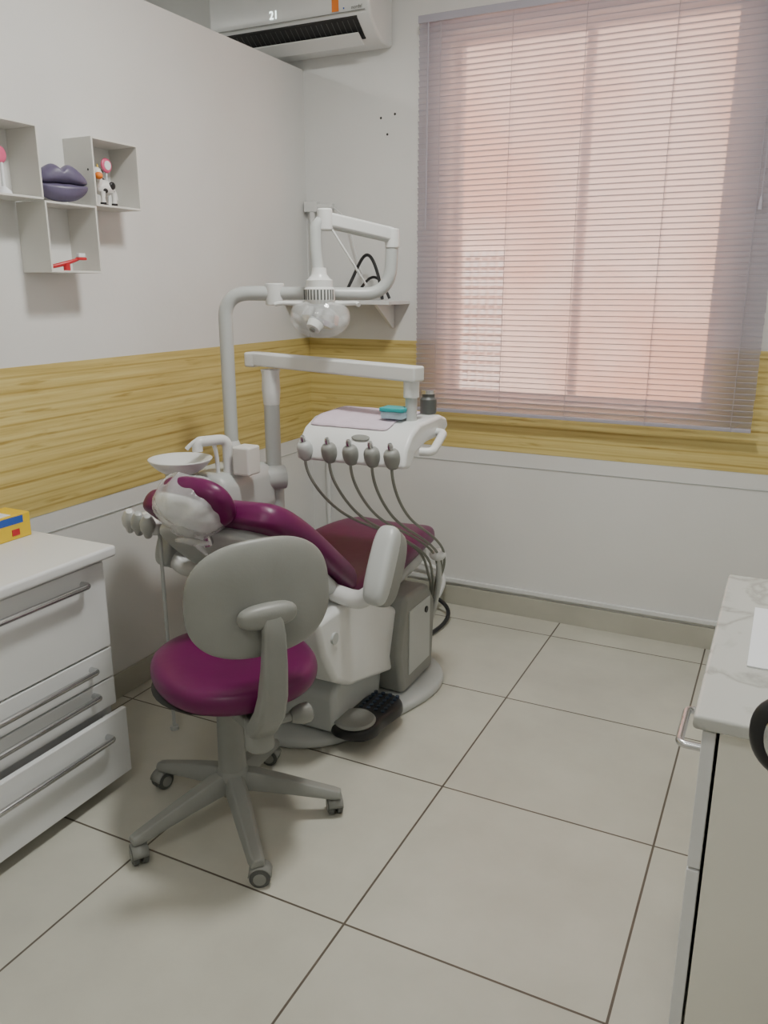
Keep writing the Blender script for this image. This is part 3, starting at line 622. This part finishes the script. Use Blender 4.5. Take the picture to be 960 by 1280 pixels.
for i, x in enumerate((-1.300, -1.215, -1.142, -1.07, -1.005)):
    e = Vector(ends[i]); s = Vector((x, 2.085, 0.91))
    sag = [0.30, 0.30, 0.26, 0.20, 0.12][i]
    m1 = s.lerp(e, 0.25) + Vector((0, -0.01, -0.07-sag*0.10)); m2 = s.lerp(e, 0.6) + Vector((0, -0.02, -0.03))
    tube('hose_%d' % i, [s, s+Vector((0.004, -0.005, -0.05)), m1, m2, e, e+Vector((-0.01, 0.04, -0.10)), Vector((-1.12, 2.70, 0.30)), Vector((-1.18, 2.72, 0.10))], 0.0045, M_hose, du)
ellipsoid('hose_manifold', (-1.045, 2.545, 0.505), (0.030, 0.03, 0.022), M_white, du)
tube('hose_sheath', [(-1.05, 2.55, 0.50), (-1.05, 2.60, 0.40), (-1.11, 2.68, 0.25), (-1.16, 2.72, 0.08), (-1.22, 2.70, 0.05)], 0.010, M_lgrey, du)
np_ = group('tray_napkin')
bm = bmesh.new(); g = []
for i in range(15):
    row = []
    for j in range(9):
        x = -1.32+0.27*i/14; t = j/8
        y = 2.145+0.23*t
        zz = 1.005+(y-2.14)/0.06*0.025 if y < 2.20 else 1.03+(y-2.20)/0.16*0.005
        z = zz + 0.003 + 0.0015*math.sin(i*1.9+j)*math.cos(j*1.3)+0.0015
        row.append(bm.verts.new((x+0.02*t*(1 if i > 7 else -0.2), y, z)))
    g.append(row)
for i in range(14):
    for j in range(8): bm.faces.new((g[i][j], g[i+1][j], g[i+1][j+1], g[i][j+1]))
o = mesh('cloth', bm, M_napk, np_, sub=1); so = o.modifiers.new('s', 'SOLIDIFY'); so.thickness = 0.002
tbx = group('instrument_box', (-1.06, 2.25, 1.04))
box('clear_base', -1.095, -1.022, 2.190, 2.245, 1.0385, 1.060, M_patch, tbx, bevel=0.004, rot=None)
box('teal_lid', -1.098, -1.019, 2.187, 2.220, 1.060, 1.072, M_teal, tbx, bevel=0.003)
box('teal_lid_rear', -1.098, -1.036, 2.215, 2.248, 1.060, 1.072, M_teal, tbx, bevel=0.003)
jr = group('metal_jar', (-0.99, 2.37, 1.04))
revolve('jar', [(0, 0), (0.024, 0), (0.026, 0.004), (0.026, 0.045), (0.02, 0.052), (0.02, 0.062), (0, 0.064)], (-1.012, 2.365, 1.036), m=M_dgrey, parent=jr)
revolve('jar_cap', [(0, 0), (0.022, 0), (0.022, 0.012), (0, 0.014)], (-1.012, 2.365, 1.098), m=M_chrome, parent=jr)

# ------------------------------------------------------------------ foot control
fc = group('foot_control', (-1.12, 2.1, 0.05))
kid = [(-0.02, -0.14), (0.045, -0.13), (0.08, -0.08), (0.068, -0.01), (0.085, 0.05), (0.09, 0.11), (0.05, 0.16), (-0.01, 0.165), (-0.06, 0.12), (-0.055, 0.05), (-0.065, -0.01), (-0.09, -0.07), (-0.075, -0.12)]
fcx, fcy = -1.110, 2.115
pad('housing', kid, [(0, 0.0), (0.98, 0.0), (1, 0.006), (0.99, 0.03), (0.9, 0.042), (0, 0.044)], (fcx, fcy, 0.0425), (1, 0, 0), (0, 1, 0), M_black, fc)
revolve('pedal_disc', [(0, 0), (0.066, 0), (0.068, 0.004), (0.062, 0.010), (0, 0.013)], (fcx-0.006, fcy-0.068, 0.083), m=M_grey, parent=fc)
M_knob = mat('navy_rubber', (0.03, 0.045, 0.075), 0.4, noise=0.1)
for i in range(6):
    for j in range(4):
        cyl('grip_%d_%d' % (i, j), (fcx-0.03+j*0.027, fcy+0.02+i*0.022, 0.080), (fcx-0.03+j*0.027, fcy+0.02+i*0.022, 0.0885), 0.007, M_knob, fc, seg=10)

# ------------------------------------------------------------------ floor pipes by back wall
pi = group('supply_pipes')
box('floor_box', -1.50, -1.33, 3.12, 3.25, 0.0, 0.08, M_lgrey, pi, bevel=0.01)
tube('black_cable', [(-1.25, 2.80, 0.015), (-1.22, 2.95, 0.012), (-1.20, 3.08, 0.012), (-1.24, 3.18, 0.05), (-1.34, 3.2, 0.07)], 0.009, M_black, pi)
tube('white_pipe', [(-1.7, 3.28, 0.20), (-1.5, 3.28, 0.20), (-1.32, 3.28, 0.19), (-1.29, 3.27, 0.12), (-1.32, 3.2, 0.05)], 0.010, M_white, pi)
tube('wall_riser', [(-1.93, 3.30, 0.15), (-1.93, 3.30, 0.72)], 0.011, M_white, pi, smooth=False)

# ------------------------------------------------------------------ stool
st = group('dentist_stool')
sx, sy = -1.235, 1.565
for k in range(5):
    an = math.radians(29.5+72*k); dv = Vector((math.cos(an), math.sin(an), 0)); sv = Vector((-dv.y, dv.x, 0))
    c = Vector((sx, sy, 0)); bm = bmesh.new(); rings = []
    for r, zt, zb, w in [(0.02, 0.155, 0.10, 0.028), (0.06, 0.150, 0.098, 0.028), (0.14, 0.126, 0.085, 0.026), (0.22, 0.100, 0.068, 0.023), (0.275, 0.082, 0.057, 0.021), (0.295, 0.076, 0.056, 0.016)]:
        p = c+dv*r
        rings.append([bm.verts.new(p+sv*(a_*w)+Vector((0, 0, z_))) for a_, z_ in [(-1, zb), (-1.0, (zt+zb)/2), (-0.6, zt), (0.6, zt), (1.0, (zt+zb)/2), (1, zb)]])
    for a_, b_ in zip(rings[:-1], rings[1:]):
        for i in range(6): bm.faces.new((a_[i], a_[(i+1) % 6], b_[(i+1) % 6], b_[i]))
    bm.faces.new(rings[0]); bm.faces.new(rings[-1][::-1])
    mesh('leg_%d' % (k+1), bm, M_grey, st, bevel=0.004)
    cp = c+dv*0.278
    tw = math.radians(40+65*k); wd = Vector((math.cos(tw), math.sin(tw), 0))
    cyl('caster_stem_%d' % (k+1), cp+Vector((0, 0, 0.03)), cp+Vector((0, 0, 0.066)), 0.008, M_dgrey, st, seg=14)
    off = Vector((-wd.y, wd.x, 0))*0.008
    for s in (-1, 1):
        q = cp+off+wd*(0.012*s)+Vector((0, 0, 0.0262))
        revolve('caster_wheel_%d_%s' % (k+1, 'a' if s < 0 else 'b'), [(0, -0.009), (0.02, -0.009), (0.026, -0.006), (0.026, 0.006), (0.02, 0.009), (0, 0.009)], q, wd, M_dgrey, st, seg=28)
        revolve('caster_hub_%d_%s' % (k+1, 'a' if s < 0 else 'b'), [(0, -0.0105), (0.016, -0.0105), (0.016, 0.0105), (0, 0.0105)], q, wd, M_grey, st, seg=20)
    bm = bmesh.new(); q = cp+off+Vector((0, 0, 0.0262)); H = []
    for s in (-0.02, 0.02):
        H.append([bm.verts.new(q+wd*s+Vector((-wd.y, wd.x, 0))*(0.0295*math.cos(t))+Vector((0, 0, 0.0295*math.sin(t)))) for t in [math.radians(10+16*i) for i in range(11)]])
    for i in range(10): bm.faces.new((H[0][i], H[0][i+1], H[1][i+1], H[1][i]))
    o = mesh('caster_hood_%d' % (k+1), bm, M_grey, st); so = o.modifiers.new('s', 'SOLIDIFY'); so.thickness = 0.0025
revolve('hub', [(0, 0.085), (0.036, 0.085), (0.044, 0.10), (0.044, 0.15), (0.036, 0.165), (0, 0.165)], (sx, sy, 0), m=M_grey, parent=st)
revolve('gas_column', [(0, 0.10), (0.034, 0.10), (0.038, 0.16), (0.035, 0.30), (0.033, 0.395), (0, 0.395)], (sx, sy, 0), m=M_grey, parent=st)
revolve('seat_plate', [(0, 0.397), (0.05, 0.397), (0.16, 0.408), (0.195, 0.424), (0, 0.43)], (sx, sy, 0), m=M_dgrey, parent=st)
pad('seat_cushion', superell(0.230, 0.212, 2.25, k=36), [(0, 0.0), (0.86, 0.0), (0.97, 0.012), (1.0, 0.035), (0.985, 0.058), (0.90, 0.074), (0.6, 0.080), (0.3, 0.074), (0, 0.071)], (sx+0.012, sy+0.016, 0.420), (0.84, -0.54, 0), (0.54, 0.84, 0), M_purple, st)
bN = Vector((0.84, -0.54, 0)); bU = Vector((0.54, 0.84, 0))
B = Vector((-1.018, 1.437, 0.735))
pad('backrest_shell', superell(0.183, 0.143, 2.5, k=36, bot=1.04), [(0, 0.020), (0.6, 0.019), (0.93, 0.010), (1, -0.003), (0.97, -0.012), (0, -0.012)], B, bU, Vector((-0.06, 0.04, 1)), M_grey, st, bend=lambda u, v: -0.7*u*u)
pad('backrest_cushion', superell(0.172, 0.134, 2.5, k=36, bot=1.04), [(0, -0.050), (0.6, -0.048), (0.93, -0.036), (1, -0.022), (0.98, -0.010), (0, -0.010)], B, bU, Vector((-0.06, 0.04, 1)), M_purple, st, bend=lambda u, v: -0.7*u*u)
P0 = B+bN*0.03+Vector((0, 0, -0.03))
pad('bracket_boss', superell(0.074, 0.030, 2.6), [(0, -0.015), (0.96, -0.012), (1, 0.0), (0.93, 0.018), (0.5, 0.026), (0, 0.027)], P0+bU*-0.005, bU, (0, 0, 1), M_grey, st)
bm = bmesh.new(); rings = []
for (o_, z_, w_, t_) in [(0.045, 0.71, 0.024, 0.010), (0.055, 0.66, 0.027, 0.013), (0.050, 0.58, 0.030, 0.016), (0.035, 0.50, 0.034, 0.018), (0.010, 0.44, 0.036, 0.020), (-0.035, 0.385, 0.036, 0.022), (-0.085, 0.360, 0.034, 0.022)]:
    c = Vector((B.x, B.y, 0))+bN*o_+Vector((0, 0, z_))
    tdir = bN if z_ > 0.45 else Vector((bN.x*0.8, bN.y*0.8, -0.6)) if z_ > 0.40 else Vector((bN.x*0.5, bN.y*0.5, -0.85)) if z_ > 0.37 else Vector((0, 0, -1))
    rings.append([c+bU*w_*a_+tdir.normalized()*t_*b_ for a_, b_ in [(-1, -1), (-1, 0.6), (-0.7, 1), (0.7, 1), (1, 0.6), (1, -1)]])
R = [[bm.verts.new(p) for p in r] for r in rings]
for a_, b_ in zip(R[:-1], R[1:]):
    for i in range(6): bm.faces.new((a_[i], a_[(i+1) % 6], b_[(i+1) % 6], b_[i]))
bm.faces.new(R[0]); bm.faces.new(R[-1][::-1])
mesh('back_bracket', bm, M_grey, st, bevel=0.004)
Bb = Vector((B.x, B.y, 0))+bN*-0.065
beam('bracket_arm', Vector((Bb.x, Bb.y, 0.375)), Vector((sx, sy, 0.375)), 0.06, 0.035, M_grey, st)
box('mechanism', sx-0.06, sx+0.06, sy-0.05, sy+0.05, 0.350, 0.405, M_grey, st, bevel=0.012)
cyl('bracket_sleeve', Vector((Bb.x, Bb.y, 0.315)), Vector((Bb.x, Bb.y, 0.405)), 0.037, M_grey, st, r2=0.036, bevel=0.008)
kp = Vector((Bb.x, Bb.y, 0.375))
cyl('knob_axle', kp, kp+bU*0.09, 0.011, M_grey, st, seg=18)
revolve('knob', [(0, 0), (0.014, 0), (0.021, 0.012), (0.026, 0.03), (0.026, 0.05), (0.020, 0.056), (0, 0.057)], kp+bU*0.085, bU, M_grey, st)

# ------------------------------------------------------------------ ceiling fixtures and lights
M_diff = mat('diffuser', (0.9, 0.9, 0.9), 0.5, emit=(1.0, 1.0, 0.96), estr=2.0)
def area(name, loc, rot, sx_, sy_, e, col):
    l = bpy.data.lights.new(name, 'AREA'); l.shape = 'RECTANGLE'; l.size = sx_; l.size_y = sy_; l.energy = e; l.color = col
    o = bpy.data.objects.new(name, l); o.location = loc; o.rotation_euler = rot; COL.objects.link(o); return o
def fixture(x, y, h, e):
    cf = group('ceiling_light_fixture', (x, y, ZC))
    box('housing', x-h, x+h, y-h, y+h, ZC-0.05, ZC, M_white, cf, bevel=0.006)
    box('diffuser', x-h+0.02, x+h-0.02, y-h+0.02, y+h-0.02, ZC-0.055, ZC-0.049, M_diff, cf, bevel=0)
    area('ceiling_lamp_light', (x, y, ZC-0.062), (0, 0, 0), 2*h-0.06, 2*h-0.06, e, (1.0, 1.0, 0.955))
fixture(-0.75, 1.80, 0.16, 33)
fixture(-0.60, -0.20, 0.20, 10.5)  # added unseen fixture behind the camera, weak frontal fill
fixture(-3.2, 1.6, 0.22, 20)  # added unseen fixture that brightens the wall beyond the partition
sl = bpy.data.lights.new('sun', 'SUN'); sl.energy = 31; sl.angle = 0.009; sl.color = (1, 0.94, 0.86)
so = bpy.data.objects.new('sun', sl); COL.objects.link(so)
so.rotation_euler = Vector((0.12, -0.36, 0.93)).to_track_quat('Z', 'Y').to_euler()
w = bpy.data.worlds.new('world'); S.world = w; w.use_nodes = True
bg = w.node_tree.nodes['Background']
sky = w.node_tree.nodes.new('ShaderNodeTexSky'); sky.sky_type = 'HOSEK_WILKIE'; sky.turbidity = 4; sky.sun_direction = (0.12, -0.36, 0.93)
w.node_tree.links.new(sky.outputs[0], bg.inputs['Color']); bg.inputs['Strength'].default_value = 1.5

# ------------------------------------------------------------------ camera
cd_ = bpy.data.cameras.new('camera'); cam = bpy.data.objects.new('camera', cd_); COL.objects.link(cam)
cam.location = (0, 0, 1.42); cam.rotation_euler = (math.radians(90-15.44), 0, math.radians(26.3))
cd_.sensor_fit = 'HORIZONTAL'; cd_.sensor_width = 36; cd_.lens = 1014/960*36; cd_.clip_start = 0.02
S.camera = cam
